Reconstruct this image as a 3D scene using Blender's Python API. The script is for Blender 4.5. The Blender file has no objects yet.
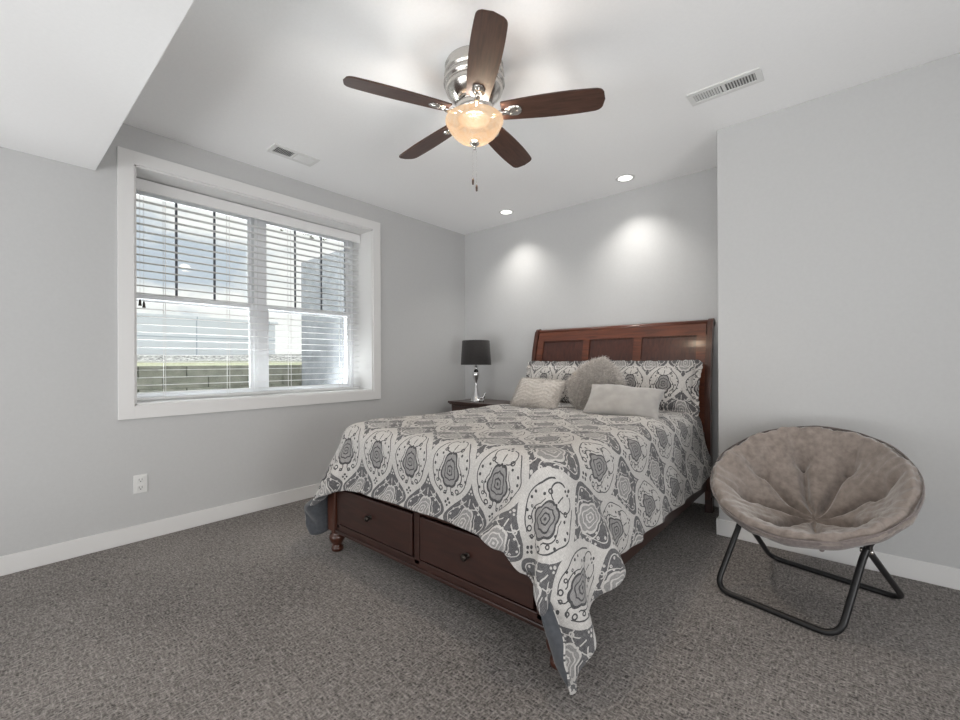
import bpy, bmesh, math, random
import numpy as np
from mathutils import Vector, Matrix, noise

PI = math.pi
scene = bpy.context.scene
COL = scene.collection
random.seed(11)

# ------------------------------------------------------------------ camera
cam = bpy.data.objects.new('camera', bpy.data.cameras.new('camera'))
COL.objects.link(cam)
cam.data.sensor_width = 36.0
cam.data.lens = 429.18 / 960 * 36.0
cam.data.shift_y = 1.83 / 960
cam.data.clip_start = 0.05
Rv = Vector((0.757695, 0.652591, -0.0048)); Fv = Vector((-0.652591, 0.757708, 0.0019)).normalized()
Uv = Rv.cross(Fv).normalized(); Rv = Fv.cross(Uv).normalized()
cam.matrix_world = Matrix(((Rv.x, Uv.x, -Fv.x, 0.0), (Rv.y, Uv.y, -Fv.y, 0.0), (Rv.z, Uv.z, -Fv.z, 1.1702), (0, 0, 0, 1)))
scene.camera = cam

# ------------------------------------------------------------------ view
vs = scene.view_settings
vs.view_transform = 'Standard'; vs.look = 'None'; vs.gamma = 1.0; vs.exposure = 0.06
vs.use_curve_mapping = False

# ------------------------------------------------------------------ world: pale hazy sky with clouds
world = bpy.data.worlds.new('sky'); scene.world = world
world.use_nodes = True
wn = world.node_tree; wn.nodes.clear()
w_out = wn.nodes.new('ShaderNodeOutputWorld'); w_bg = wn.nodes.new('ShaderNodeBackground')
w_tc = wn.nodes.new('ShaderNodeTexCoord'); w_no = wn.nodes.new('ShaderNodeTexNoise'); w_cr = wn.nodes.new('ShaderNodeValToRGB')
w_mp = wn.nodes.new('ShaderNodeMapping'); w_mp.inputs['Scale'].default_value = (1, 1, 2.2); w_mp.inputs['Location'].default_value = (0.3, 0.95, 0.1)
w_no.inputs['Scale'].default_value = 3.0; w_no.inputs['Detail'].default_value = 7; w_no.inputs['Roughness'].default_value = 0.55
w_cr.color_ramp.elements[0].position = 0.34; w_cr.color_ramp.elements[0].color = (0.56, 0.62, 0.69, 1)
w_cr.color_ramp.elements[1].position = 0.45; w_cr.color_ramp.elements[1].color = (0.98, 0.97, 0.94, 1)
wn.links.new(w_tc.outputs['Generated'], w_mp.inputs['Vector']); wn.links.new(w_mp.outputs[0], w_no.inputs['Vector'])
wn.links.new(w_no.outputs['Fac'], w_cr.inputs['Fac']); wn.links.new(w_cr.outputs[0], w_bg.inputs['Color'])
w_bg.inputs['Strength'].default_value = 1.12
wn.links.new(w_bg.outputs[0], w_out.inputs[0])

# ------------------------------------------------------------------ large lights
def area(name, loc, target, sx, sy, power, color=(1, 1, 1), spread=PI):
    l = bpy.data.lights.new(name, 'AREA'); l.shape = 'RECTANGLE'; l.size = sx; l.size_y = sy
    l.energy = power; l.color = color; l.spread = spread
    o = bpy.data.objects.new(name, l); COL.objects.link(o); o.location = loc
    o.rotation_euler = (Vector(target) - Vector(loc)).to_track_quat('-Z', 'Y').to_euler()
    return o
# daylight through the window in view; the south and east lights are added fill from out of view
area('daylight_window', (-5.6, 1.6, 4.3), (-3.3, 1.7, 1.3), 4.0, 2.4, 230, (0.95, 0.98, 1.0))
area('fill_south', (0.6, -2.05, 1.15), (-0.9, 2.0, 1.5), 2.4, 2.1, 5, (1.0, 1.0, 0.99))  # unseen fill added behind the camera; no door is known there
area('fill_south_up_west', (-2.20, -3.40, 0.20), (-2.5, 1.5, 2.9), 2.2, 1.6, 37, (0.98, 0.99, 1.0), math.radians(125))  # added uplight, out of view, to brighten the ceiling on the window side
area('fill_south_up', (0.3, -3.20, 0.20), (-1.6, 1.5, 2.9), 2.2, 1.6, 30, (0.99, 0.995, 1.0), math.radians(125))  # second added uplight for the ceiling, likewise unseen
area('fill_east', (2.10, 0.65, 0.9), (-3.5, 1.9, 2.6), 1.8, 1.5, 34, (0.985, 0.993, 1.0), math.radians(150))  # fill added outside the east wall, out of view, aimed up across the room
area('daylight_well_bounce', (-4.75, 1.6, 0.50), (-3.4, 1.6, 2.3), 2.2, 0.4, 95, (0.97, 0.99, 1.0), math.radians(85))
CAN_W = 10.0
FAN_W = 260.0

H = 2.74
XW, YB, YR, XR = -3.578, 3.874, 3.255, -0.676    # window wall, back wall, right wall, alcove corner

# ================================================================== helpers
def tag(o, label=None, cat=None, group=None, kind=None):
    if label: o['label'] = label
    if cat: o['category'] = cat
    if group: o['group'] = group
    if kind: o['kind'] = kind
    return o

def empty(name, loc=(0, 0, 0), rz=0.0, **k):
    o = bpy.data.objects.new(name, None); COL.objects.link(o); o.location = loc; o.rotation_euler = (0, 0, rz)
    o.empty_display_size = 0.1
    return tag(o, **k)

def obj(name, bm, mat, parent=None, smooth=False, mods=None, label=None, cat=None, group=None, kind=None):
    me = bpy.data.meshes.new(name)
    bmesh.ops.recalc_face_normals(bm, faces=bm.faces)
    bm.to_mesh(me); bm.free()
    if smooth:
        for p in me.polygons: p.use_smooth = True
    for m in (mat if isinstance(mat, (list, tuple)) else [mat]): me.materials.append(m)
    o = bpy.data.objects.new(name, me); COL.objects.link(o)
    if parent: o.parent = parent
    return tag(o, label, cat, group, kind)

def bx(bm, x0, x1, y0, y1, z0, z1, bev=0.0, seg=2):
    b = bmesh.new()
    bmesh.ops.create_cube(b, size=1)
    for v in b.verts:
        v.co = Vector(((x0 + x1) / 2 + v.co.x * (x1 - x0), (y0 + y1) / 2 + v.co.y * (y1 - y0), (z0 + z1) / 2 + v.co.z * (z1 - z0)))
    if bev > 0:
        bmesh.ops.bevel(b, geom=b.edges[:], offset=bev, segments=seg, profile=0.5, affect='EDGES')
    merge(bm, b); return bm

def merge(bm, b, M=None):
    me = bpy.data.meshes.new('t'); b.to_mesh(me); b.free()
    if M is not None: me.transform(M)
    bm.from_mesh(me); bpy.data.meshes.remove(me)

def lathe(bm, prof, n=32, M=None, caps=False):
    b = bmesh.new(); rings = []
    for r, z in prof:
        if r < 1e-5: rings.append([b.verts.new((0, 0, z))])
        else: rings.append([b.verts.new((r * math.cos(2 * PI * k / n), r * math.sin(2 * PI * k / n), z)) for k in range(n)])
    for a, c in zip(rings, rings[1:]):
        for k in range(n):
            k2 = (k + 1) % n
            if len(a) == 1 and len(c) == 1: continue
            if len(a) == 1: b.faces.new((a[0], c[k], c[k2]))
            elif len(c) == 1: b.faces.new((a[k], a[k2], c[0]))
            else: b.faces.new((a[k], a[k2], c[k2], c[k]))
    if caps:
        for r in (rings[0], rings[-1]):
            if len(r) > 2: b.faces.new(r)
    merge(bm, b, M); return bm

def smooth_path(pts, rad=0.05, n=6):
    """round the corners of a polyline"""
    P = [Vector(p) for p in pts]; out = [P[0]]
    for a, b, c in zip(P, P[1:], P[2:]):
        d1 = (a - b); d2 = (c - b); r = min(rad, d1.length * .45, d2.length * .45)
        s = b + d1.normalized() * r; e = b + d2.normalized() * r
        for k in range(n + 1):
            t = k / n; out.append(s * (1 - t) ** 2 + b * 2 * t * (1 - t) + e * t * t)
    out.append(P[-1]); return out

def tube(bm, pts, r, n=12, closed=False):
    P = [Vector(p) for p in pts]; b = bmesh.new(); rings = []
    N = len(P); up = None
    for i, p in enumerate(P):
        if closed: t = (P[(i + 1) % N] - P[i - 1]).normalized()
        else: t = (P[min(i + 1, N - 1)] - P[max(i - 1, 0)]).normalized()
        if up is None:
            up = t.orthogonal().normalized()
        up = (up - t * up.dot(t)).normalized(); s = t.cross(up)
        rr = r[i] if isinstance(r, (list, tuple)) else r
        rings.append([b.verts.new(p + (up * math.cos(2 * PI * k / n) + s * math.sin(2 * PI * k / n)) * rr) for k in range(n)])
    pairs = list(zip(rings, rings[1:])) + ([(rings[-1], rings[0])] if closed else [])
    for a, c in pairs:
        for k in range(n): b.faces.new((a[k], a[(k + 1) % n], c[(k + 1) % n], c[k]))
    if not closed:
        b.faces.new(rings[0]); b.faces.new(rings[-1])
    merge(bm, b); return bm

def prism(bm, outline, z0, z1, M=None, bev=0.0):
    b = bmesh.new(); lo = [b.verts.new((x, y, z0)) for x, y in outline]; hi = [b.verts.new((x, y, z1)) for x, y in outline]
    n = len(outline)
    f1 = b.faces.new(lo[::-1]); f2 = b.faces.new(hi)
    for k in range(n): b.faces.new((lo[k], lo[(k + 1) % n], hi[(k + 1) % n], hi[k]))
    if bev: bmesh.ops.bevel(b, geom=list(f1.edges) + list(f2.edges), offset=bev, segments=2, affect='EDGES')
    merge(bm, b, M); return bm

def NB(): return bmesh.new()

# ================================================================== materials
class E:
    """tiny wrapper for building math-node expressions"""
    def __init__(s, nt, sock): s.nt, s.s = nt, sock
    def _m(s, op, *a):
        n = s.nt.nodes.new('ShaderNodeMath'); n.operation = op
        for i, v in enumerate((s,) + a):
            if isinstance(v, E): s.nt.links.new(v.s, n.inputs[i])
            else: n.inputs[i].default_value = float(v)
        return E(s.nt, n.outputs[0])
    def __add__(s, o): return s._m('ADD', o)
    def __sub__(s, o): return s._m('SUBTRACT', o)
    def __mul__(s, o): return s._m('MULTIPLY', o)
    def __truediv__(s, o): return s._m('DIVIDE', o)
    def cos(s): return s._m('COSINE')
    def sin(s): return s._m('SINE')
    def abs(s): return s._m('ABSOLUTE')
    def sqrt(s): return s._m('SQRT')
    def lt(s, o): return s._m('LESS_THAN', o)
    def gt(s, o): return s._m('GREATER_THAN', o)
    def max(s, o): return s._m('MAXIMUM', o)
    def min(s, o): return s._m('MINIMUM', o)
    def wrap(s, a, b): return s._m('WRAP', b, a)
    def atan2(s, o): return s._m('ARCTAN2', o)

def mat(name, color, rough=0.5, metal=0.0, spec=0.5, sheen=0.0, coat=0.0):
    m = bpy.data.materials.new(name); m.use_nodes = True
    b = m.node_tree.nodes['Principled BSDF']
    b.inputs['Base Color'].default_value = (*color, 1); b.inputs['Roughness'].default_value = rough
    b.inputs['Metallic'].default_value = metal; b.inputs['Specular IOR Level'].default_value = spec
    b.inputs['Sheen Weight'].default_value = sheen; b.inputs['Coat Weight'].default_value = coat
    return m

def nodes(m): return m.node_tree, m.node_tree.nodes['Principled BSDF']

def noisy(m, c1, c2, scale=8, detail=5, stretch=(1, 1, 1), bump=0.0, dist=0.002, coord='Object', rough=None, p0=.3, p1=.7, dis=0.0):
    nt, b = nodes(m)
    tc = nt.nodes.new('ShaderNodeTexCoord'); mp = nt.nodes.new('ShaderNodeMapping'); mp.inputs['Scale'].default_value = stretch
    no = nt.nodes.new('ShaderNodeTexNoise'); no.inputs['Scale'].default_value = scale; no.inputs['Detail'].default_value = detail
    no.inputs['Distortion'].default_value = dis
    cr = nt.nodes.new('ShaderNodeValToRGB'); cr.color_ramp.elements[0].position = p0; cr.color_ramp.elements[1].position = p1
    cr.color_ramp.elements[0].color = (*c1, 1); cr.color_ramp.elements[1].color = (*c2, 1)
    nt.links.new(tc.outputs[coord], mp.inputs[0]); nt.links.new(mp.outputs[0], no.inputs['Vector'])
    nt.links.new(no.outputs['Fac'], cr.inputs[0]); nt.links.new(cr.outputs[0], b.inputs['Base Color'])
    if bump:
        bp = nt.nodes.new('ShaderNodeBump'); bp.inputs['Strength'].default_value = bump; bp.inputs['Distance'].default_value = dist
        nt.links.new(no.outputs['Fac'], bp.inputs['Height']); nt.links.new(bp.outputs[0], b.inputs['Normal'])
    return m

def wood(name, c1, c2, axis='x', rough=0.3, scale=6, coat=0.3):
    m = mat(name, c2, rough, coat=coat)
    m.node_tree.nodes['Principled BSDF'].inputs['Coat Roughness'].default_value = 0.15
    st = {'x': (1, 9, 9), 'y': (9, 1, 9), 'z': (9, 9, 1)}[axis]
    return noisy(m, c1, c2, scale, 6, st, bump=0.12, dist=0.001, p0=.25, p1=.75, dis=0.6)

M = {}
M['wall'] = noisy(mat('wall_paint', (.5, .5, .5), 0.85, spec=.2), (.530, .532, .533), (.545, .547, .548), 60, 3, bump=.05, dist=.001)
M['ceiling'] = noisy(mat('ceiling_paint', (.8, .8, .8), 0.9, spec=.1), (.91, .91, .912), (.93, .93, .932), 70, 3, bump=.05, dist=.001)
M['trim'] = mat('white_trim', (.74, .735, .73), 0.4, spec=.4)
M['vinyl'] = mat('white_vinyl', (.80, .81, .83), 0.4, spec=.4)
M['slat'] = mat('white_slat', (.82, .82, .82), 0.45, spec=.3)
M['plastic'] = mat('white_plastic', (.74, .74, .73), 0.35)
M['slot'] = mat('dark_slot', (.03, .03, .03), 0.7)
M['grey_duct_shade'] = mat('grey_duct_shade', (.16, .16, .16), 0.7)
M['muntin'] = mat('dark_grid_bar', (.10, .11, .13), 0.5)
M['chrome'] = noisy(mat('polished_chrome', (.8, .8, .8), 0.09, 1.0), (.72, .72, .73), (.82, .82, .83), 3, 2)
M['nickel'] = noisy(mat('brushed_nickel', (.6, .57, .54), 0.22, 1.0), (.60, .57, .54), (.70, .67, .63), 40, 3, (1, 1, 20))
M['black_metal'] = noisy(mat('black_enamel', (.012, .012, .013), 0.35, spec=.35), (.010, .010, .011), (.018, .018, .019), 30)
M['knob'] = noisy(mat('dark_bronze_knob', (.03, .025, .022), 0.3, 0.8), (.03, .025, .02), (.06, .05, .045), 20)
M['blade'] = wood('walnut_blade', (.036, .017, .012), (.095, .045, .031), 'x', .42, 7, .1)
M['bed_dark'] = wood('dark_cherry', (.022, .009, .007), (.048, .018, .013), 'x', .35, 5, .25)
M['bed_z'] = wood('cherry_upright', (.034, .011, .007), (.092, .028, .014), 'z', .3, 5, .4)
M['bed_x'] = wood('cherry_rail', (.060, .017, .009), (.165, .046, .020), 'x', .28, 5, .5)
M['bed_panel'] = wood('cherry_panel', (.036, .011, .008), (.088, .026, .016), 'z', .3, 7, .5)
M['stand'] = wood('dark_walnut', (.025, .012, .010), (.060, .028, .020), 'x', .35, 6, .3)
M['shade'] = noisy(mat('charcoal_shade', (.03, .028, .027), 0.9, sheen=.2), (.014, .013, .013), (.036, .031, .030), 60, 3, (1, 1, 6), bump=.3)
M['lining'] = noisy(mat('slate_lining', (.12, .13, .15), 0.8, sheen=.3), (.038, .042, .050), (.060, .065, .075), 60, 4, bump=.2)
M['mattress'] = noisy(mat('white_ticking', (.7, .7, .7), 0.8), (.66, .66, .66), (.74, .74, .74), 50)
M['velour'] = noisy(mat('taupe_velour', (.3, .25, .22), 0.9, sheen=.6), (.180, .148, .130), (.285, .240, .212), 34, 7, (1, 1, 1), bump=.6, dist=.006)
M['velour_edge'] = noisy(mat('taupe_cover', (.2, .17, .16), 0.85, sheen=.3), (.150, .125, .118), (.215, .180, .170), 60, 4, bump=.2)
M['shag'] = noisy(mat('cream_shag', (.6, .56, .52), 0.95, sheen=.4), (.40, .375, .35), (.60, .565, .53), 90, 4, bump=.5)
M['fur'] = noisy(mat('grey_fur', (.4, .37, .34), 0.9, sheen=.4), (.36, .33, .305), (.72, .68, .64), 45, 4)
M['velvet'] = noisy(mat('grey_velvet', (.45, .44, .43), 0.8, sheen=.6), (.31, .30, .29), (.39, .375, .36), 14, 5, bump=.15)
M['stone'] = noisy(mat('grey_concrete', (.4, .4, .4), .9), (.20, .21, .225), (.29, .30, .32), 7, 7, bump=.4, dist=.01)
M['block'] = noisy(mat('olive_block', (.2, .2, .16), .95), (.13, .13, .10), (.24, .235, .19), 10, 6, bump=.6, dist=.02)
M['gravel'] = noisy(mat('pale_gravel', (.5, .5, .5), .95), (.12, .12, .12), (.80, .79, .76), 22, 5, bump=1.0, dist=.03, p0=.4, p1=.58)
M['grass'] = noisy(mat('dry_grass', (.3, .3, .15), .95), (.26, .27, .16), (.52, .52, .38), 30, 6, bump=.8, dist=.03)
M['leaf'] = noisy(mat('dark_leaf', (.08, .1, .05), .8), (.05, .06, .03), (.14, .16, .08), 12)
M['tassel'] = mat('brown_tassel', (.035, .025, .02), .5)
M['cord'] = mat('white_cord', (.75, .75, .74), .7)

def fence_mat():
    m = mat('pale_blue_siding', (.55, .62, .68), .6); nt, b = nodes(m)
    tc = nt.nodes.new('ShaderNodeTexCoord'); sp = nt.nodes.new('ShaderNodeSeparateXYZ'); nt.links.new(tc.outputs['Object'], sp.inputs[0])
    z = E(nt, sp.outputs[2]); y = E(nt, sp.outputs[1])
    l = z.wrap(0, .33).lt(.018).max(y.wrap(0, 1.3).lt(.02))
    mx = nt.nodes.new('ShaderNodeMixRGB'); nt.links.new(l.s, mx.inputs[0])
    mx.inputs[1].default_value = (.84, .88, .92, 1); mx.inputs[2].default_value = (.50, .57, .64, 1)
    nt.links.new(mx.outputs[0], b.inputs['Base Color']); return m
M['fence'] = fence_mat()

def carpet_mat():
    m = mat('taupe_loop_carpet', (.15, .14, .13), 1.0, spec=.05, sheen=.15); nt, b = nodes(m)
    tc = nt.nodes.new('ShaderNodeTexCoord')
    def nz(sx, sy, sc, det=3):
        mp = nt.nodes.new('ShaderNodeMapping'); mp.inputs['Scale'].default_value = (sx, sy, 1); mp.inputs['Rotation'].default_value = (0, 0, 0.0)
        no = nt.nodes.new('ShaderNodeTexNoise'); no.inputs['Scale'].default_value = sc; no.inputs['Detail'].default_value = det
        nt.links.new(tc.outputs['Object'], mp.inputs[0]); nt.links.new(mp.outputs[0], no.inputs['Vector']); return E(nt, no.outputs['Fac'])
    a = nz(4.2, 1, 29); c = nz(1, 4.2, 29); f = nz(1, 1, 110, 2); g = nz(1, 1, 1.1, 3)
    hatch = (a.max(c) - .5) * 2.6
    h = hatch + (f - .5) * 1.5
    fac = (h * .75 + .38) + (g - .5) * .55
    cr = nt.nodes.new('ShaderNodeValToRGB')
    cr.color_ramp.elements[0].position = 0.05; cr.color_ramp.elements[0].color = (.046, .041, .038, 1)
    cr.color_ramp.elements[1].position = 0.95; cr.color_ramp.elements[1].color = (.43, .395, .372, 1)
    nt.links.new(fac.s, cr.inputs[0]); nt.links.new(cr.outputs[0], b.inputs['Base Color'])
    bp = nt.nodes.new('ShaderNodeBump'); bp.inputs['Strength'].default_value = .7; bp.inputs['Distance'].default_value = .006
    nt.links.new(h.s, bp.inputs['Height']); nt.links.new(bp.outputs[0], b.inputs['Normal']); return m
M['carpet'] = carpet_mat()

def damask(name, W=.28, Hc=.43, off=(0, 0), wob=.014):
    """two alternating ogee cells: cream leaves drawn with slate scrolls, slate ground with cream scrolls; cloth coordinates in metres"""
    m = mat(name, (.5, .5, .5), .85, spec=.15, sheen=.2); nt, b = nodes(m)
    uv = nt.nodes.new('ShaderNodeUVMap'); uv.uv_map = 'cloth'
    no = nt.nodes.new('ShaderNodeTexNoise'); no.inputs['Scale'].default_value = 13; no.inputs['Detail'].default_value = 2
    nt.links.new(uv.outputs[0], no.inputs['Vector'])
    sp = nt.nodes.new('ShaderNodeSeparateXYZ'); nt.links.new(uv.outputs[0], sp.inputs[0])
    sc = nt.nodes.new('ShaderNodeSeparateColor'); nt.links.new(no.outputs['Color'], sc.inputs[0])
    u = E(nt, sp.outputs[0]) + (E(nt, sc.outputs[0]) - .5) * wob + off[0]
    v = E(nt, sp.outputs[1]) + (E(nt, sc.outputs[1]) - .5) * wob + off[1]
    x = u.wrap(-W / 2, W / 2); ax = x.abs()
    ph0 = v * (2 * PI / Hc)
    ph = ph0 + ph0.sin() * .45
    A = (ph.cos() * -1 + 1) * (W / 4)
    sl = ph.sin() * (PI * W / (2 * Hc))
    d = (ax - A).abs() / (sl * sl + 1).sqrt()
    leaf = ax.lt(A + .004)
    lx = ax * leaf + (ax * -1 + W / 2) * (leaf * -1 + 1)
    sx = x * leaf + (u + W / 2).wrap(-W / 2, W / 2) * (leaf * -1 + 1)
    ly = (v - Hc * .47).wrap(-Hc / 2, Hc / 2) * leaf + (v + Hc * .03).wrap(-Hc / 2, Hc / 2) * (leaf * -1 + 1)
    def ring(cx, cy, r0, r1):
        xx = lx - cx; yy = ly - cy; r = (xx * xx + yy * yy).sqrt(); return r.gt(r0) * r.lt(r1)
    def band(e, lo, hi): return e.gt(lo) * e.lt(hi)
    # tear-drop medallion with a lobed outline
    tw = (ly * -3.8 + 1.05).max(.30)
    ex = lx / (tw * .046); ey = ly / .068
    r = (ex * ex + ey * ey).sqrt(); an = ey.atan2(ex)
    rr = r * ((an * 3 + .6).cos().abs() * -.17 + 1.10)
    rin = r * ((an * 5).cos() * .10 + 1)
    outline = band(rr, .93, 1.10); inner = band(rin, .60, .70).max(band(rin, .26, .36)).max(band(rin, .0, .10))
    # scrolls: a line running parallel to the leaf edge, broken and ending in curls
    par = band(d + (ly * 60).sin() * .003, .0255, .0305) * ly.lt(.125) * ly.gt(-.105) * lx.gt(.02)
    curls = ring(.052, -.088, .0065, .0125).max(ring(.048, .082, .005, .0105)).max(ring(.100, .020, .0, .0060)).max(ring(.094, .046, .0, .0055)).max(ring(.096, -.034, .0, .0060))
    curls = curls.max(ring(.074, -.052, .004, .009)).max(ring(.024, -.104, .004, .0095))
    def arc(cx, cy, r_, w_, right):
        a_ = ring(cx, cy, r_ - w_, r_ + w_); return a_ * (lx.gt(cx) if right else lx.lt(cx))
    hook = arc(.020, .104, .034, .0024, True).max(arc(.036, -.086, .024, .0024, False) * ly.lt(-.075)).max(lx.lt(.0026) * band(ly, .078, .112))
    hook = hook.max(band(rr, 1.30, 1.39) * band(an.sin(), -.75, .55)).max(ring(.060, .060, .0, .0058)).max(ring(.066, -.006, .0, .0052)).max(ring(.083, -.010, .0022, .0062))
    crown = ring(.0, -.132, .0, .0075).max(ring(.012, -.146, .0, .0065)).max(ring(.0, .148, .0, .0065)).max(ring(.009, .134, .0, .005)).max(ring(.0, -.160, .0, .006))
    line = par.max(curls).max(hook).max(crown).max(outline).max(inner)
    med = rr.lt(.93)
    def weave(a, c):
        mp = nt.nodes.new('ShaderNodeMapping'); mp.inputs['Scale'].default_value = (a, c, 1)
        n2 = nt.nodes.new('ShaderNodeTexNoise'); n2.inputs['Scale'].default_value = 1; n2.inputs['Detail'].default_value = 2
        nt.links.new(uv.outputs[0], mp.inputs[0]); nt.links.new(mp.outputs[0], n2.inputs['Vector']); return E(nt, n2.outputs['Fac'])
    wv = (weave(420, 60) + weave(60, 420)) * .5
    def mix(f, c1, c2):
        mx = nt.nodes.new('ShaderNodeMixRGB'); nt.links.new(f.s, mx.inputs[0])
        for i, c in ((1, c1), (2, c2)):
            if isinstance(c, tuple): mx.inputs[i].default_value = (*c, 1)
            else: nt.links.new(c, mx.inputs[i])
        return mx.outputs[0]
    wf = ((wv - .5) * 3.4 + .45).max(0).min(1)
    dk = mix(wf, (.055, .055, .060), (.175, .170, .173))
    mid = mix(wf, (.19, .185, .183), (.34, .33, .325))
    ink = mix(wf, (.035, .035, .039), (.105, .102, .104))
    lt = mix(wf, (.40, .385, .37), (.62, .60, .578))
    cellA = mix(line, mix(med, lt, mid), ink)
    cellB = mix(line, mix(med, dk, mid), lt)
    c = mix(leaf, cellB, cellA)
    # cream seam where neighbouring leaves touch
    nt.links.new(c, b.inputs['Base Color'])
    bp = nt.nodes.new('ShaderNodeBump'); bp.inputs['Strength'].default_value = .35; bp.inputs['Distance'].default_value = .002
    nt.links.new((wv + line * .3).s, bp.inputs['Height']); nt.links.new(bp.outputs[0], b.inputs['Normal'])
    return m
M['damask'] = damask('damask_print', off=(.02, .10))
M['damask_sham'] = damask('damask_print_sham', W=.26, Hc=.38, off=(.0, .17))

def glass_mat():
    m = bpy.data.materials.new('window_glass'); m.use_nodes = True; nt = m.node_tree; nt.nodes.clear()
    o = nt.nodes.new('ShaderNodeOutputMaterial'); t = nt.nodes.new('ShaderNodeBsdfTransparent'); g = nt.nodes.new('ShaderNodeBsdfGlossy')
    t.inputs[0].default_value = (.95, .97, .97, 1); g.inputs['Roughness'].default_value = .02
    f = nt.nodes.new('ShaderNodeFresnel'); f.inputs[0].default_value = 1.45; mx = nt.nodes.new('ShaderNodeMixShader')
    nt.links.new(f.outputs[0], mx.inputs[0]); nt.links.new(t.outputs[0], mx.inputs[1]); nt.links.new(g.outputs[0], mx.inputs[2]); nt.links.new(mx.outputs[0], o.inputs[0])
    return m
M['glass'] = glass_mat()

def glow_mat(name, col, strength, transp=0.0):
    m = bpy.data.materials.new(name); m.use_nodes = True; nt = m.node_tree; b = nt.nodes['Principled BSDF']
    b.inputs['Base Color'].default_value = (.8, .72, .6, 1); b.inputs['Roughness'].default_value = .35
    b.inputs['Emission Color'].default_value = (*col, 1); b.inputs['Emission Strength'].default_value = strength
    if transp:
        o = nt.nodes['Material Output']; t = nt.nodes.new('ShaderNodeBsdfTransparent'); t.inputs[0].default_value = (1, .93, .84, 1)
        mx = nt.nodes.new('ShaderNodeMixShader'); mx.inputs[0].default_value = transp
        nt.links.new(b.outputs[0], mx.inputs[1]); nt.links.new(t.outputs[0], mx.inputs[2]); nt.links.new(mx.outputs[0], o.inputs[0])
    return m
def bowl_mat():
    m = glow_mat('amber_scavo_glass', (1.0, .72, .46), 0.80, .36); nt = m.node_tree; b = nt.nodes['Principled BSDF']
    b.inputs['Base Color'].default_value = (.03, .02, .012, 1); b.inputs['Specular IOR Level'].default_value = .15
    tc = nt.nodes.new('ShaderNodeTexCoord'); no = nt.nodes.new('ShaderNodeTexNoise'); no.inputs['Scale'].default_value = 14; no.inputs['Detail'].default_value = 4; no.inputs['Distortion'].default_value = 1.5
    cr = nt.nodes.new('ShaderNodeValToRGB'); cr.color_ramp.elements[0].position = .3; cr.color_ramp.elements[0].color = (1.0, .64, .38, 1); cr.color_ramp.elements[1].position = .7; cr.color_ramp.elements[1].color = (1.0, .80, .58, 1)
    nt.links.new(tc.outputs['Object'], no.inputs['Vector']); nt.links.new(no.outputs['Fac'], cr.inputs[0])
    nt.links.new(cr.outputs[0], b.inputs['Emission Color']); return m
M['bowl'] = bowl_mat()
M['led'] = glow_mat('led_diffuser', (1.0, .98, .94), 3.0)

# ================================================================== the room
S = dict(kind='structure')
XE, YS = 1.9, -1.3         # east wall and south wall behind the camera
obj('floor', bx(NB(), -4.05, XE + .15, YS - .15, YB + .15, -.15, 0), M['carpet'], **S)
obj('ceiling', bx(NB(), -4.05, XE + .15, YS - .15, YB + .15, H, H + .15), M['ceiling'], **S)
# window wall, built around its opening
WY0, WY1, WZ0, WZ1 = .658, 2.527, .897, 2.490
b = NB()
bx(b, -4.05, XW, YS - .15, WY0, 0, H); bx(b, -4.05, XW, WY1, YB + .15, 0, H)
bx(b, -4.05, XW, WY0, WY1, 0, WZ0); bx(b, -4.05, XW, WY0, WY1, WZ1, H)
obj('wall_left', b, M['wall'], **S)
obj('wall_back', bx(NB(), XW, XR, YB, YB + .15, 0, H), M['wall'], **S)
obj('wall_right', bx(NB(), XR, XE + .15, YR, YB + .15, 0, H, .004, 1), M['wall'], **S)
b = NB()  # east wall with an unseen opening added to let the fill light in
bx(b, XE, XE + .15, YS - .15, -.25, 0, H); bx(b, XE, XE + .15, 1.55, YR, 0, H); bx(b, XE, XE + .15, -.25, 1.55, 0, .3); bx(b, XE, XE + .15, -.25, 1.55, 2.1, H)
obj('wall_east', b, M['wall'], **S)
b = NB()  # south wall; both openings are invented so the fill lights reach the room
bx(b, XW, -3.2, YS - .15, YS, 0, H); bx(b, -1.1, -.6, YS - .15, YS, 0, H); bx(b, -3.2, -1.1, YS - .15, YS, 2.2, H); bx(b, 1.75, XE, YS - .15, YS, 0, H); bx(b, -.6, 1.75, YS - .15, YS, 2.2, H)
obj('wall_south', b, M['wall'], **S)
obj('ceiling_soffit', bx(NB(), XW, XE, YS, .468, 2.385, H, .003, 1), M['ceiling'], **S)
def board(name, x0, x1, y0, y1, axis):
    b = bx(NB(), x0, x1, y0, y1, 0, .108, .004, 2)
    obj(name, b, M['trim'], **S)
board('baseboard_left', XW, XW + .014, YS, YB, 'y')
board('baseboard_back', XW, XR, YB - .014, YB, 'x')
board('baseboard_right', XR, XE, YR - .014, YR, 'x')
board('baseboard_corner', XR - .014, XR, YR - .014, YB, 'y')

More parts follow.
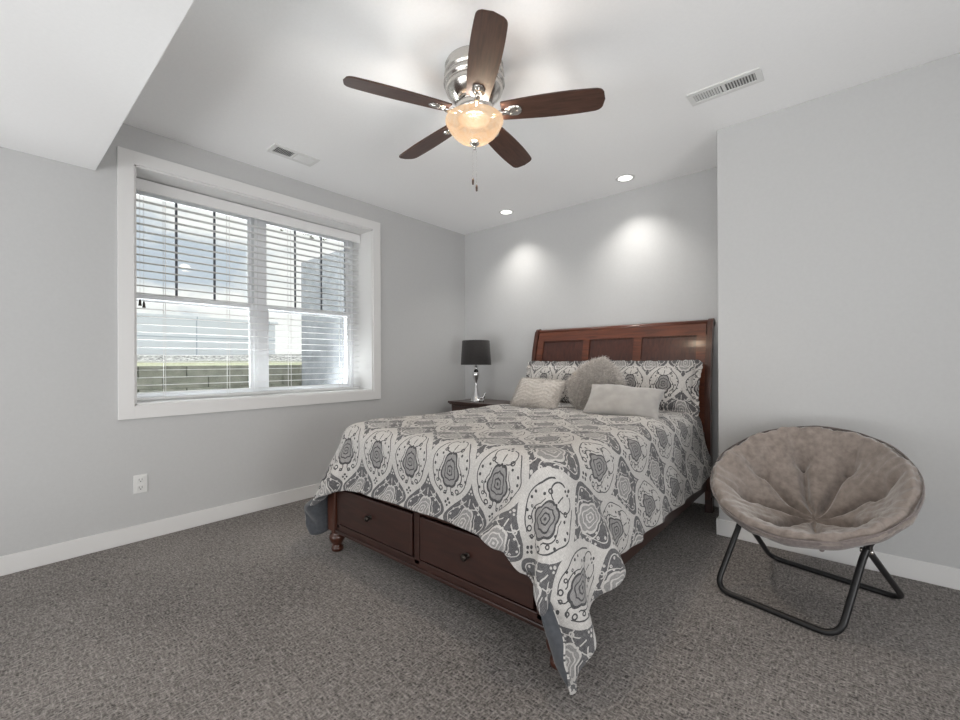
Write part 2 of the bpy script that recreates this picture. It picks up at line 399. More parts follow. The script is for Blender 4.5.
# window casing, jamb lining and the post between the two windows
b = NB(); c = .086; t = .018
bx(b, XW, XW + t, WY0 - c, WY0, WZ0 - c, WZ1 + c, .003); bx(b, XW, XW + t, WY1, WY1 + c, WZ0 - c, WZ1 + c, .003)
bx(b, XW, XW + t, WY0 - .003, WY1 + .003, WZ1, WZ1 + c, .003); bx(b, XW, XW + t, WY0 - .003, WY1 + .003, WZ0 - c, WZ0, .003)
obj('trim_1', b, M['trim'], **S)
b = NB(); j = .012
bx(b, -3.90, XW + .004, WY0, WY0 + j, WZ0, WZ1); bx(b, -3.90, XW + .004, WY1 - j, WY1, WZ0, WZ1)
bx(b, -3.90, XW + .004, WY0, WY1, WZ1 - j, WZ1); bx(b, -3.90, XW + .004, WY0, WY1, WZ0, WZ0 + j)
obj('trim_2', b, M['trim'], **S)
obj('trim_3', bx(NB(), -4.0, -3.895, 1.565, 1.617, WZ0 + j, WZ1 - j, .003), M['vinyl'], **S)

def frame_ring(b, x0, x1, y0, y1, z0, z1, w, bev=.003):
    bx(b, x0, x1, y0, y0 + w, z0, z1, bev, 1); bx(b, x0, x1, y1 - w, y1, z0, z1, bev, 1)
    bx(b, x0, x1, y0 + w - .002, y1 - w + .002, z0, z0 + w, bev, 1); bx(b, x0, x1, y0 + w - .002, y1 - w + .002, z1 - w, z1, bev, 1)
    return b
def window(name, y0, y1, gy0, gy1):
    r = empty(name, (-3.95, (y0 + y1) / 2, WZ0), kind='structure')
    Mi = Matrix.Translation((3.95, -(y0 + y1) / 2, -WZ0))
    def part(nm, bm, m, par=r):
        bm.transform(Mi); return obj(nm, bm, m, par)
    z0, z1, zm = WZ0 + .012, WZ1 - .012, 1.665
    part('window_frame', frame_ring(NB(), -4.02, -3.90, y0, y1, z0, z1, .028), M['vinyl'])
    wl = gy0 - y0 - .024
    up = part('upper_sash', frame_ring(NB(), -3.985, -3.955, y0 + .024, y1 - .024, zm - .03, z1 - .024, wl), M['vinyl'])
    lo = part('lower_sash', frame_ring(NB(), -3.950, -3.915, y0 + .024, y1 - .024, z0 + .022, zm + .018, wl), M['vinyl'])
    part('pane', bx(NB(), -3.973, -3.969, gy0 - .01, gy1 + .01, zm, z1 - .05), M['glass'], up)
    part('pane', bx(NB(), -3.936, -3.932, gy0 - .01, gy1 + .01, z0 + .05, zm - .01), M['glass'], lo)
    for k in (1, 2, 3) if name == 'window_2' else (1, 2):
        y = gy0 + (gy1 - gy0) * k / 3
        part('grid_bar', bx(NB(), -3.967, -3.960, y - .008, y + .008, zm + .005, z1 - .055), M['muntin'], up)
    for y in ((gy0 * 3 + gy1) / 4, (gy0 + gy1 * 3) / 4):
        part('sash_lock', bx(NB(), -3.945, -3.920, y - .028, y + .028, zm + .016, zm + .032, .005), M['plastic'], lo)
window('window_1', .670, 1.567, .725, 1.518)
window('window_2', 1.615, 2.515, 1.668, 2.462)

# ================================================================== outside the window
obj('window_well_wall', bx(NB(), -5.47, -4.05, 2.75, 3.0, .2, 2.50), M['stone'],
    label='tall grey concrete side wall standing outside the right-hand window', cat='retaining wall')
b = NB()
for k in range(7):
    z = .30 + k * .122
    for i in range(26):
        y = -4 + i * .42 + (.21 if k % 2 else 0)
        if y > 7: continue
        bx(b, -5.75, -5.47 - .004 * (k % 2), y, y + .412, z, z + .120, .004, 1)
obj('retaining_wall', b, M['block'], label='low olive grey block retaining wall across the window well', cat='retaining wall')
obj('well_floor', bx(NB(), -5.6, -4.05, -4, 2.75, .1, .32), M['gravel'], **S)
def terrain(name, x0, x1, y0, y1, f, m, n=40, **k):
    bm = NB(); V = [[bm.verts.new((x0 + (x1 - x0) * i / n, y0 + (y1 - y0) * jj / n, f(x0 + (x1 - x0) * i / n, y0 + (y1 - y0) * jj / n))) for jj in range(n + 1)] for i in range(n + 1)]
    for i in range(n):
        for jj in range(n): bm.faces.new((V[i][jj], V[i + 1][jj], V[i + 1][jj + 1], V[i][jj + 1]))
    return obj(name, bm, m, smooth=True, **k)
def gh(x, y):
    t = min(max((-x - 5.7) / 3.2, 0), 1)
    return 1.125 + t * (.17 + .05 * min(max((y - 1) / 3, -1), 1.5)) + .02 * noise.noise((x * 1.3, y * 1.3, 0))
terrain('lawn', -7.0, -5.77, -6, 12, gh, M['grass'], label='strip of dry yellow green grass above the retaining wall', cat='grass', kind='stuff')
terrain('gravel_bed', -40.0, -7.0, -20, 60, lambda x, y: gh(x, y) + .012 + .05 * noise.noise((x * 3, y * 3, 1)), M['gravel'], n=120, label='pale stony gravel ground beyond the grass strip', cat='gravel', kind='stuff')
b = NB()
bx(b, -9.3, -9.2, -3, 4.05, 1.27, 2.0)
bx(b, -9.34, -9.16, -3, 4.1, 2.0, 2.05, .01)
obj('yard_fence', b, M['fence'], label='pale blue panelled yard fence seen through the left-hand window', cat='fence')

# a thin tree beyond the side wall; its twigs hang into the right-hand window
random.seed(4)
tr = empty('tree', (-8.2, 5.25, 1.25), label='thin bare tree with a leafy twig hanging across the sky outside', cat='tree')
b = NB(); tube(b, [(0, 0, 0), (.02, 0, 1.0), (-.01, .02, 2.0), (0, 0, 2.9)], [.06, .05, .035, .015], 8)
bl_ = NB()
for br in range(3):
    p = Vector((0, .0, 2.78 - br * .08)); pts = [p.copy()]
    for k in range(15):
        p = p + Vector((random.uniform(-.03, .03), -.14, random.uniform(-.05, .045))); pts.append(p.copy())
    tube(b, pts, [.012 - .0006 * k for k in range(len(pts))], 5)
    for q in pts[2:]:
        for s in range(5):
            c0 = q + Vector((random.uniform(-.08, .08), random.uniform(-.09, .09), random.uniform(-.07, .05)))
            d = Vector((random.uniform(-1, 1), random.uniform(-1, 1), random.uniform(-1, .4))).normalized() * .035; n_ = d.orthogonal().normalized() * .016
            bl_.faces.new([bl_.verts.new(c0 - d), bl_.verts.new(c0 + n_), bl_.verts.new(c0 + d), bl_.verts.new(c0 - n_)])
obj('trunk', b, M['leaf'], tr, True); obj('foliage', bl_, M['leaf'], tr)

# ================================================================== window blind
BY0, BY1 = WY0 + .016, WY1 - .016
bl = empty('window_blind', (-3.80, (BY0 + BY1) / 2, WZ0 + .016), label='white slatted blind with wide valance lowered in the window', cat='blind')
Bi = Matrix.Translation((3.80, -(BY0 + BY1) / 2, -WZ0 - .016))
def bpart(nm, bm, m): bm.transform(Bi); return obj(nm, bm, m, bl)
bpart('valance', bx(NB(), -3.775, -3.760, BY0, BY1, 2.388, 2.472, .004), M['slat'])
bpart('headrail', bx(NB(), -3.835, -3.780, BY0 + .004, BY1 - .004, 2.415, 2.470, .003), M['slat'])
b = NB(); zs = []
z = .965
while z < 2.375:
    zs.append(z); bx(b, -3.826, -3.774, BY0 + .006, BY1 - .006, z - .0015, z + .0015); z += .0545
bpart('slats', b, M['slat'])
bpart('bottom_rail', bx(NB(), -3.826, -3.774, BY0 + .006, BY1 - .006, .914, .932, .004), M['slat'])
for y in (BY0 + .20, 1.30, 1.80, BY1 - .20):
    b = NB()
    for x in (-3.828, -3.772): bx(b, x - .0010, x + .0010, y - .0016, y + .0016, .925, 2.42)
    bpart('ladder_cord', b, M['cord'])
for dy, dz in ((0, 0), (.022, -.012)):
    b = NB(); bx(b, -3.757, -3.755, .722 + dy, .724 + dy, 1.62 + dz, 2.40); cc = bpart('lift_cord', b, M['cord'])
    b = NB(); lathe(b, [(0, .045), (.004, .044), (.007, .03), (.008, .012), (.011, .0), (0, 0)], 10, Matrix.Translation((-3.756, .723 + dy, 1.58 + dz)))
    b.transform(Bi); obj('tassel', b, M['tassel'], cc, True, label='small dark brown tassel')

# ================================================================== outlet
o = empty('wall_outlet', (XW, .687, .377), label='white duplex power outlet low on the wall under the window', cat='outlet')
b = bx(NB(), 0, .006, -.037, .037, -.060, .060, .002); obj('cover_plate', b, M['plastic'], o)
for s in (-1, 1):
    f = obj('receptacle', bx(NB(), .006, .009, -.018, .018, s * .026 - .0165, s * .026 + .0165, .003), M['plastic'], o)
    b = NB(); bx(b, .0088, .0095, -.009, -.0065, s * .026 - .004, s * .026 + .009); bx(b, .0088, .0095, .0065, .009, s * .026 - .004, s * .026 + .009); bx(b, .0088, .0095, -.003, .003, s * .026 - .012, s * .026 - .006)
    obj('slot', b, M['slot'], f, label='dark plug slots')

# ================================================================== ceiling registers
def register(cx, cy, L, W, along, label):
    r = empty('ceiling_vent', (cx, cy, H), 0 if along == 'x' else PI / 2, label=label, cat='vent', group='white ceiling registers')
    b = NB(); w = .030
    bx(b, -L / 2, L / 2, -W / 2, -W / 2 + w, -.008, 0, .002, 1); bx(b, -L / 2, L / 2, W / 2 - w, W / 2, -.008, 0, .002, 1)
    bx(b, -L / 2, -L / 2 + w, -W / 2 + w, W / 2 - w, -.008, 0); bx(b, L / 2 - w, L / 2, -W / 2 + w, W / 2 - w, -.008, 0)
    bx(b, -.008, .008, -W / 2 + w, W / 2 - w, -.007, 0)
    obj('frame', b, M['plastic'], r)
    obj('duct_shadow_box', bx(NB(), -L / 2 + w, L / 2 - w, -W / 2 + w, W / 2 - w, -.0012, -.0002), M['grey_duct_shade'], r, label='dark sheet painted as the shade in the duct')  # flat grey sheet stands in for the shade above the louvres
    b = NB(); n = 22
    for k in range(n):
        x = -L / 2 + w + (L - 2 * w) * (k + .5) / n
        if abs(x) < .01: continue
        s = -1 if x < 0 else 1
        q = NB(); bx(q, -.0055, .0055, -W / 2 + w, W / 2 - w, -.0005, .0005)
        merge(b, q, Matrix.Translation((x, 0, -.0045)) @ Matrix.Rotation(s * math.radians(38), 4, 'Y'))
    obj('louvres', b, M['plastic'], r)
register(-3.165, 1.535, .345, .155, 'y', 'white ceiling vent close above the window')
register(-.537, 2.778, .37, .14, 'x', 'white ceiling vent in front of the right wall corner')

# ================================================================== recessed downlights
def downlight(x, y, label, z=H, real=True, power=None):
    r = empty('recessed_light', (x, y, z), label=label, cat='ceiling light', group='round recessed ceiling lights')
    b = NB(); lathe(b, [(.056, -.002), (.060, -.006), (.078, -.004), (.080, 0), (.056, 0), (.056, -.002)], 40); obj('trim_ring', b, M['plastic'], r, True)
    b = NB(); lathe(b, [(0, -.0025), (.057, -.0025)], 40); obj('diffuser', b, M['led'], r, True)
    l = bpy.data.lights.new('downlight_lamp', 'SPOT'); l.energy = (power or CAN_W) * 4; l.spot_size = math.radians(112); l.spot_blend = 1.0; l.shadow_soft_size = .05; l.color = (1, .965, .91)
    lo = bpy.data.objects.new('downlight_lamp', l); COL.objects.link(lo); lo.parent = r; lo.location = (0, 0, -.02)
downlight(-2.705, 3.573, 'round recessed ceiling light above the nightstand side of the bed')
downlight(-1.444, 3.586, 'round recessed ceiling light above the middle of the headboard')

# ================================================================== ceiling fan
FX, FY = -1.497, 1.702
fan = empty('ceiling_fan', (FX, FY, H), label='ceiling fan with five walnut brown blades and lit amber bowl', cat='ceiling fan')
b = NB()
lathe(b, [(.0, 0), (.150, 0), (.155, -.012), (.150, -.030), (.156, -.040), (.159, -.062), (.150, -.066), (.150, -.078), (.160, -.082), (.161, -.104), (.150, -.108), (.148, -.120), (.154, -.124), (.146, -.145), (.128, -.170), (.105, -.190), (.085, -.200), (.0, -.200)], 56)
obj('motor_housing', b, M['nickel'], fan, True)
b = NB(); lathe(b, [(0, -.200), (.080, -.200), (.098, -.212), (.098, -.262), (.075, -.270), (.070, -.275), (.0, -.275)], 48); obj('switch_housing', b, M['nickel'], fan, True)
b = NB(); lathe(b, [(.070, -.262), (.082, -.266), (.088, -.276), (.086, -.288), (.080, -.290), (.070, -.282), (.0, -.280)], 56);
for k in range(3):
    a = k * 2 * PI / 3 + .5; tube(b, [(.08 * math.cos(a), .08 * math.sin(a), -.280), (.152 * math.cos(a), .152 * math.sin(a), -.289)], .004, 6)
obj('light_fitter', b, M['nickel'], fan, True)
b = NB(); pr = [(.146, -.286), (.153, -.291), (.153, -.300), (.146, -.304), (.143, -.318), (.135, -.336), (.116, -.362), (.088, -.386), (.055, -.402), (.022, -.409), (0, -.410)]
lathe(b, pr + [(r * .96, z + .005) for r, z in pr[::-1]], 64); obj('glass_bowl', b, M['bowl'], fan, True, label='glowing amber glass bowl')
b = NB(); lathe(b, [(0, -.404), (.024, -.404), (.027, -.412), (.020, -.420), (.010, -.428), (.006, -.436), (.008, -.442), (0, -.446)], 24); obj('finial', b, M['nickel'], fan, True)
def blade_outline():
    pts = []; N = 60; L0, L1 = .145, .667
    for k in range(N + 1):
        t = k / N; x = L0 + (L1 - L0) * t
        w = .056 + .016 * math.sin(min(t / .62, 1) * PI / 2)
        if t > .62: w = .072 - .010 * ((t - .62) / .38) ** 2
        e = min(1, max(0, (x - (L1 - .045)) / .045))
        w *= max(0, 1 - e ** 3) ** .5 if e > 0 else 1
        pts.append((x, w))
    up = [(x, w) for x, w in pts]; dn = [(x, -w) for x, w in pts[:-1]][::-1]
    return up + dn
for k in range(5):
    a = math.radians(-114.5 + 72 * k)
    R = Matrix.Rotation(a, 4, 'Z') @ Matrix.Translation((0, 0, -.256)) @ Matrix.Rotation(math.radians(-14), 4, 'X')
    b = NB(); prism(b, blade_outline(), -.004, .004, None, .0015)
    bo = obj('blade', b, M['blade'], fan); bo.matrix_local = R
    b = NB()
    pl = [(.165, .016), (.19, .030), (.225, .032), (.245, .020), (.250, 0), (.245, -.020), (.225, -.032), (.19, -.030), (.165, -.016)]
    prism(b, pl, -.009, -.004, None, .001)
    tube(b, [(.085, 0, -.004), (.12, 0, -.014), (.155, 0, -.012), (.185, 0, -.007)], [.014, .013, .014, .012], 8)
    for px, py in ((.195, .016), (.195, -.016), (.230, 0)):
        lathe(b, [(0, -.013), (.005, -.0125), (.006, -.009)], 10, Matrix.Translation((px, py, 0)))
    ir = obj('blade_iron', b, M['nickel'], fan, True); ir.matrix_local = R
for (dx, L, nm) in ((-.012, .10, 'a'), (.014, .14, 'b')):
    b = NB(); x0 = .035 + dx; y0 = -.03
    for q in range(int(L / .006) + 8): lathe(b, [(0, .0017), (.0017, 0), (0, -.0017)], 6, Matrix.Translation((x0 - .035, 0, -.448 - q * .006)))
    ch = obj('pull_chain', b, M['nickel'], fan, True)
    zb = -.448 - (int(L / .006) + 8) * .006
    b = NB(); lathe(b, [(0, zb), (.004, zb), (.006, zb - .012), (.005, zb - .032), (0, zb - .036)], 12, Matrix.Translation((x0 - .035, 0, 0)))
    obj('chain_pull', b, M['blade'], ch, True, label='small dark wood chain pull')
l = bpy.data.lights.new('fan_bulb', 'SPOT'); l.energy = FAN_W; l.color = (1, .93, .84); l.shadow_soft_size = .045; l.spot_size = math.radians(146); l.spot_blend = 1.0
lo = bpy.data.objects.new('fan_bulb', l); COL.objects.link(lo); lo.parent = fan; lo.location = (0, 0, -.325)
l = bpy.data.lights.new('fan_bulb_glow', 'POINT'); l.energy = 20.0; l.color = (1, .95, .88); l.shadow_soft_size = .05
lo = bpy.data.objects.new('fan_bulb_glow', l); COL.objects.link(lo); lo.parent = fan; lo.location = (0, 0, -.335)

# ================================================================== bed
X0, X1, YF = -2.485, -.815, 1.42
CX = (X0 + X1) / 2
bed = empty('bed', (CX, 2.6, 0), label='cherry wood sleigh bed with panelled headboard and foot drawers', cat='bed')
BI = Matrix.Translation((-CX, -2.6, 0))
def bp_(nm, bm, m, par=bed, smooth=False, **k):
    bm.transform(BI); return obj(nm, bm, m, par, smooth, **k)
# sleigh profile (y of the front face at height z)
def sy(z):
    t = min(max((z - .75) / .70, 0), 1.06)
    return 3.675 + .095 * t ** 2.2
def sheet(bm, x0, x1, z0, z1, th, bow=0.0, n=16, inset=0.0):
    b = bmesh.new(); F = []; Bk = []
    for k in range(n + 1):
        z = z0 + (z1 - z0) * k / n; y = sy(z) + inset
        F.append((b.verts.new((x0, y, z)), b.verts.new((x1, y, z)))); Bk.append((b.verts.new((x0, y + th, z)), b.verts.new((x1, y + th, z))))
    for k in range(n):
        b.faces.new((F[k][0], F[k][1], F[k + 1][1], F[k + 1][0])); b.faces.new((Bk[k][0], Bk[k + 1][0], Bk[k + 1][1], Bk[k][1]))
        b.faces.new((F[k][0], F[k + 1][0], Bk[k + 1][0], Bk[k][0])); b.faces.new((F[k][1], Bk[k][1], Bk[k + 1][1], F[k + 1][1]))
    b.faces.new((F[0][0], Bk[0][0], Bk[0][1], F[0][1])); b.faces.new((F[n][0], F[n][1], Bk[n][1], Bk[n][0]))
    merge(bm, b); return bm
b = NB()
sheet(b, X0 + .05, X1 - .05, 1.385, 1.475, .035); sheet(b, X0 + .05, X1 - .05, .40, .62, .035)
for xa, xb in ((X0 + .045, X0 + .115), (-1.925, -1.860), (-1.440, -1.370), (X1 - .115, X1 - .045)): sheet(b, xa, xb, .62, 1.385, .035)
hb = bp_('headboard', b, M['bed_x'])
for xa, xb in ((X0 + .11, -1.92), (-1.865, -1.435), (-1.375, X1 - .11)):
    bp_('panel', sheet(NB(), xa, xb, .60, 1.39, .012, inset=.014), M['bed_panel'], hb)
    b = NB()
    for z_ in (1.386,): sheet(b, xa, xb, z_ - .008, z_ + .001, .012, n=2, inset=.004)
    sheet(b, xa, xa + .008, .62, 1.386, .012, inset=.006); sheet(b, xb - .008, xb, .62, 1.386, .012, inset=.006)
    bp_('panel_moulding', b, M['bed_z'], hb)
# rolled top rail
pts = []
for k in range(15):
    a = math.radians(200 - k * 24); pts.append((math.cos(a) * .030, math.sin(a) * .022))
b = NB(); q = bmesh.new()
ra = [q.verts.new((X0 + .02, sy(1.48) + .030 + y, 1.484 + z)) for y, z in pts]; rb = [q.verts.new((X1 - .02, sy(1.48) + .030 + y, 1.484 + z)) for y, z in pts]
for k in range(15): q.faces.new((ra[k], ra[(k + 1) % 15], rb[(k + 1) % 15], rb[k]))
q.faces.new(ra); q.faces.new(rb[::-1]); merge(b, q)
bp_('crown_rail', b, M['bed_x'], hb, True)
for xa in (X0, X1 - .042):
    b = NB(); sheet(b, xa, xa + .042, .10, 1.485, .060, n=26, inset=-.012)
    lathe(b, [(0, 0), (.034, 0), (.036, .003), (.036, .039), (.034, .042), (0, .042)], 28, Matrix.Translation((xa, sy(1.48) + .034, 1.480)) @ Matrix.Rotation(PI / 2, 4, 'Y'))
    bp_('post', b, M['bed_z'], hb)
    bp_('leg', bx(NB(), xa - .002, xa + .05, 3.665, 3.735, 0, .12, .004), M['bed_dark'])
# side rails and foot end
for xa in (X0 + .03, X1 - .06): bp_('side_rail', bx(NB(), xa, xa + .030, YF + .06, 3.68, .17, .40, .004), M['bed_dark'])
b = NB()
bx(b, X0 + .05, X1 - .05, YF + .004, YF + .05, .130, .185, .004); bx(b, X0 + .05, X1 - .05, YF + .004, YF + .05, .415, .455, .004)
bx(b, -1.672, -1.632, YF + .004, YF + .05, .16, .43, .003); bx(b, X0 + .05, X1 - .05, YF - .004, YF + .03, .128, .150, .006)
for x in (X0 + .09, X1 - .125): bx(b, x, x + .03, YF + .004, YF + .05, .16, .43, .003)
bx(b, X0 + .05, X1 - .05, YF + .052, YF + .07, .13, .45)
fr = bp_('foot_rail', b, M['bed_dark'])
for x in (X0, X1 - .085):
    b = bx(NB(), x, x + .085, YF - .008, YF + .077, .130, .455, .006)
    bp_('foot_post', b, M['bed_z'])
    b = NB(); lathe(b, [(.0, .130), (.034, .130), (.036, .120), (.030, .115), (.045, .103), (.050, .085), (.044, .064), (.030, .045), (.025, .035), (.034, .028), (.037, .014), (.033, 0), (0, 0)], 32, Matrix.Translation((x + .0425, YF + .035, 0)))
    bp_('bun_foot', b, M['bed_z'], bed, True)
for xa, xb, kx in ((X0 + .118, -1.674, -2.035), (-1.630, X1 - .127, -1.300)):
    b = bx(NB(), xa + .009, xb - .009, YF - .003, YF + .016, .194, .406, .005)
    d = bp_('drawer', b, M['bed_dark'])
    b = NB(); lathe(b, [(0, .034), (.012, .033), (.0165, .027), (.015, .018), (.007, .010), (.008, .003), (.014, .0)], 24, Matrix.Translation((kx, YF - .004, .307)) @ Matrix.Rotation(PI / 2, 4, 'X'))
    bp_('knob', b, M['knob'], d, True)

# mattress
b = bx(NB(), -2.41, -.89, 1.50, 3.665, .402, .725, .07, 5)
obj('mattress', b, M['mattress'], smooth=True, label='thick mattress lying under the patterned duvet', cat='mattress')

# ------------------------------------------------------------------ duvet: the sheet is let fall over the bed
def drape(X0, X1, Y0, Y1, nx, ny, warp, boxes, steps=180, iters=12, zt=.79):
    gx, gy = np.meshgrid(np.linspace(X0, X1, nx), np.linspace(Y0, Y1, ny), indexing='ij')
    gx, gy = warp(gx, gy)
    rng = np.random.default_rng(3)
    P = np.stack([gx, gy, np.full_like(gx, zt)], -1); R = P.copy()
    P[..., 2] += rng.normal(0, .004, (nx, ny))
    V = np.zeros_like(P); dt = .02; S = []
    def add(di, dj, k, ev=1):
        o = max(abs(di), abs(dj))
        I, J = np.meshgrid(np.arange(nx - di), np.arange(max(0, -dj), ny - max(0, dj)), indexing='ij')
        key = (I % (2 * o)) if di else (J % (2 * o))
        for c in range(2 * o):
            m = key == c
            a = (I[m], J[m]); b = (I[m] + di, J[m] + dj)
            S.append((a, b, np.linalg.norm(R[b] - R[a], axis=-1, keepdims=True), k, ev))
    add(1, 0, 1); add(0, 1, 1); add(1, 1, .35); add(1, -1, .35)
    add(2, 0, .25, 2); add(0, 2, .25, 2); add(4, 0, .08, 2); add(0, 4, .08, 2)
    pin = np.abs(gx[:, -1] + 1.65) < .74
    def collide(P, Q):
        for (cx, cy, cz, hx, hy, hz, r) in boxes:
            h = np.array([hx, hy, hz]) - r
            q = P - np.array([cx, cy, cz]); s = np.sign(q); a = np.abs(q) - h
            m = np.maximum(a, 0); ln = np.sqrt((m * m).sum(-1)); sd = ln + np.minimum(a.max(-1), 0) - r
            out = (ln > 1e-6)[..., None]
            n = np.where(out, m / (ln[..., None] + 1e-9) * s, np.eye(3)[np.argmax(a, -1)] * s)
            hit = (sd < 0)[..., None]
            P += np.where(hit, -n * sd[..., None], 0)
            d = P - Q; tg = d - (d * n).sum(-1, keepdims=True) * n
            P -= np.where(hit, tg * .4, 0)
        P[..., 2] = np.maximum(P[..., 2], .020)
    for t in range(steps):
        Q = P.copy(); V[..., 2] -= 9.8 * dt; V *= .96
        P = P + V * dt
        for it in range(iters):
            for a, b, L, k, ev in S:
                if it % ev: continue
                A = P[a]; d = P[b] - A; n = np.sqrt((d * d).sum(-1, keepdims=True)) + 1e-9
                c = d * ((n - L) / n * (.5 * k)); P[a] = A + c; P[b] -= c
            P[pin, -1] = Q[pin, -1]
            if t > 40:
                for (pi, pj, tx, ty, tz) in HOLD:
                    P[pi, pj] += (np.array([tx, ty, tz]) - P[pi, pj]) * (.35 if (pj < 16 and not (pj == 0 and pi < -20)) else .03)
            collide(P, Q)
        V = (P - Q) / dt
    return P, R
# the two hanging corners as they lie: one tip just off the carpet, its hem folded back to show the lining
HOLD = [(-1, 0, -.745, 1.325, .022), (-4, 0, -.730, 1.320, .10), (-7, 0, -.735, 1.318, .19), (-10, 0, -.835, 1.362, .315), (-13, 0, -.93, 1.37, .385), (-17, 0, -1.07, 1.372, .42), (-22, 0, -1.235, 1.372, .438), (-28, 0, -1.44, 1.372, .443), (-40, 0, -1.84, 1.372, .443), (-52, 0, -2.24, 1.372, .42),
        (-6, 3, -.84, 1.345, .17), (-4, 2, -.805, 1.325, .10), (-1, 6, -.70, 1.47, .12), (-1, 28, -.725, 2.12, .262), (-1, 38, -.735, 2.43, .290), (-1, 50, -.74, 2.81, .315), (-1, 62, -.74, 3.22, .30),
        (0, 0, -2.60, 1.375, .095), (3, 0, -2.60, 1.335, .20), (5, 0, -2.64, 1.33, .27), (9, 0, -2.50, 1.36, .37)]
def warp(gx, gy):
    x0, x1 = gx.min(), gx.max(); y0 = gy.min()
    for xe, sx, ax, ay in ((x0, -1, .05, .04), (x1, 1, .09, .08)):
        w = np.clip(1 - np.abs(gx - xe) / .62, 0, 1) * np.clip(1 - (gy - y0) / .62, 0, 1)
        w = w * w * (3 - 2 * w)
        gx = gx + sx * ax * w; gy = gy - ay * w
    return gx, gy
BOXES = [(-1.65, 2.9, .385, .795, 1.46, .395, .11), (-1.65, 2.9, .225, .858, 1.515, .235, .03)]
P, Rst = drape(-2.445 - .40, -.855 + .40, 1.44 - .285, 3.58, 78, 76, warp, BOXES)
# soft quilting lumps so the top is not dead flat
nx, ny = P.shape[:2]
bm = NB(); uvl = bm.loops.layers.uv.new('cloth')
V = [[None] * ny for _ in range(nx)]
for i in range(nx):
    for k in range(ny):
        p = Vector(P[i, k]); r = Rst[i, k]
        if p.z > .70: p.z += .010 + .014 * noise.noise((r[0] * 3.2, r[1] * 3.2, .4)) + .006 * noise.noise((r[0] * 9, r[1] * 9, 2.4))
        V[i][k] = bm.verts.new(p)
for i in range(nx - 1):
    for k in range(ny - 1):
        f = bm.faces.new((V[i][k], V[i + 1][k], V[i + 1][k + 1], V[i][k + 1]))
        for lp, (a, c) in zip(f.loops, ((i, k), (i + 1, k), (i + 1, k + 1), (i, k + 1))):
            lp[uvl].uv = (Rst[a, c][0], Rst[a, c][1])
dv = obj('duvet', bm, [M['damask'], M['lining']], smooth=True, label='grey and cream damask duvet draped over the bed', cat='duvet')
sf = dv.modifiers.new('puff', 'SOLIDIFY'); sf.thickness = .016; sf.offset = 0.0; sf.material_offset = 1; sf.material_offset_rim = 0
sb = dv.modifiers.new('sub', 'SUBSURF'); sb.levels = 1; sb.render_levels = 2

# ------------------------------------------------------------------ pillows
def pillow(name, W, Hh, T, Mx, material, label, cat='pillow', group=None, rnd_=0.0, n=44, m_=34, flange=0.0, ruffle=0.0, pinch=.05, seed=0, wr=.004, uvs=(0, 0), extra=None, parent=None):
    b = NB(); uvl = b.loops.layers.uv.new('cloth'); G = {}
    def pt(s, t, side):
        e = max(abs(s), abs(t))
        x = s * W / 2 * (1 - pinch * (1 - t * t) * abs(s) ** 2); y = t * Hh / 2 * (1 - pinch * (1 - s * s) * abs(t) ** 2)
        x *= math.sqrt(1 - rnd_ * t * t); y *= math.sqrt(1 - rnd_ * s * s)
        h = T / 2 * (max(0, 1 - abs(s) ** 2.6) ** .55) * (max(0, 1 - abs(t) ** 2.6) ** .55)
        wv = noise.noise((x * 7 + seed, y * 7, side * 3)) * wr * 2 + noise.noise((x * 19 + seed, y * 19, side * 5)) * wr
        z = side * h + wv * min(1, h / (T * .25) if T else 0) * side
        if extra and side > 0: z += extra(x, y, h / (T / 2))
        return x, y, z
    for side in (1, -1):
        for i in range(n + 1):
            for k in range(m_ + 1):
                s = math.sin((i / n * 2 - 1) * PI / 2 * .92) / math.sin(PI / 2 * .92); t = math.sin((k / m_ * 2 - 1) * PI / 2 * .92) / math.sin(PI / 2 * .92)
                edge = i in (0, n) or k in (0, m_)
                if side < 0 and edge: G[(i, k, side)] = G[(i, k, 1)]; continue
                x, y, z = pt(s, t, side)
                v = b.verts.new((x, y, z)); G[(i, k, side)] = (v, x, y)
        for i in range(n):
            for k in range(m_):
                q = [G[(i, k, side)], G[(i + 1, k, side)], G[(i + 1, k + 1, side)], G[(i, k + 1, side)]]
                f = b.faces.new([a[0] for a in q])
                for lp, a in zip(f.loops, q): lp[uvl].uv = (a[1] + uvs[0], a[2] + uvs[1])
    if flange:
        ring = [(i, 0) for i in range(n)] + [(n, k) for k in range(m_)] + [(i, m_) for i in range(n, 0, -1)] + [(0, k) for k in range(m_, 0, -1)]
        prev = None; rows = []
        L = len(ring)
        for lvl in (0, .5, 1.0):
            row = []
            for q, (i, k) in enumerate(ring):
                v0, x, y = G[(i, k, 1)]
                if lvl == 0: row.append((v0, x, y)); continue
                nxv = Vector(((i / n * 2 - 1), (k / m_ * 2 - 1), 0)); cn = Vector((nxv.x if abs(nxv.x) > .999 else nxv.x ** 9, nxv.y if abs(nxv.y) > .999 else nxv.y ** 9, 0))
                cn.normalize()
                wz = ruffle * math.sin(q * 1.25 + seed) * lvl + ruffle * .7 * noise.noise((q * .37, seed, 1))*lvl
                xx = x + cn.x * flange * lvl * (1 + .06 * math.sin(q * 1.9)); y2 = y + cn.y * flange * lvl * (1 + .06 * math.sin(q * 1.9))
                row.append((b.verts.new((xx, y2, wz)), xx, y2))
            rows.append(row)
        for r0, r1 in zip(rows, rows[1:]):
            for q in range(L):
                a = [r0[q], r0[(q + 1) % L], r1[(q + 1) % L], r1[q]]
                f = b.faces.new([z[0] for z in a])
                for lp, z in zip(f.loops, a): lp[uvl].uv = (z[1] + uvs[0], z[2] + uvs[1])
    b.transform(Mx)
    return b
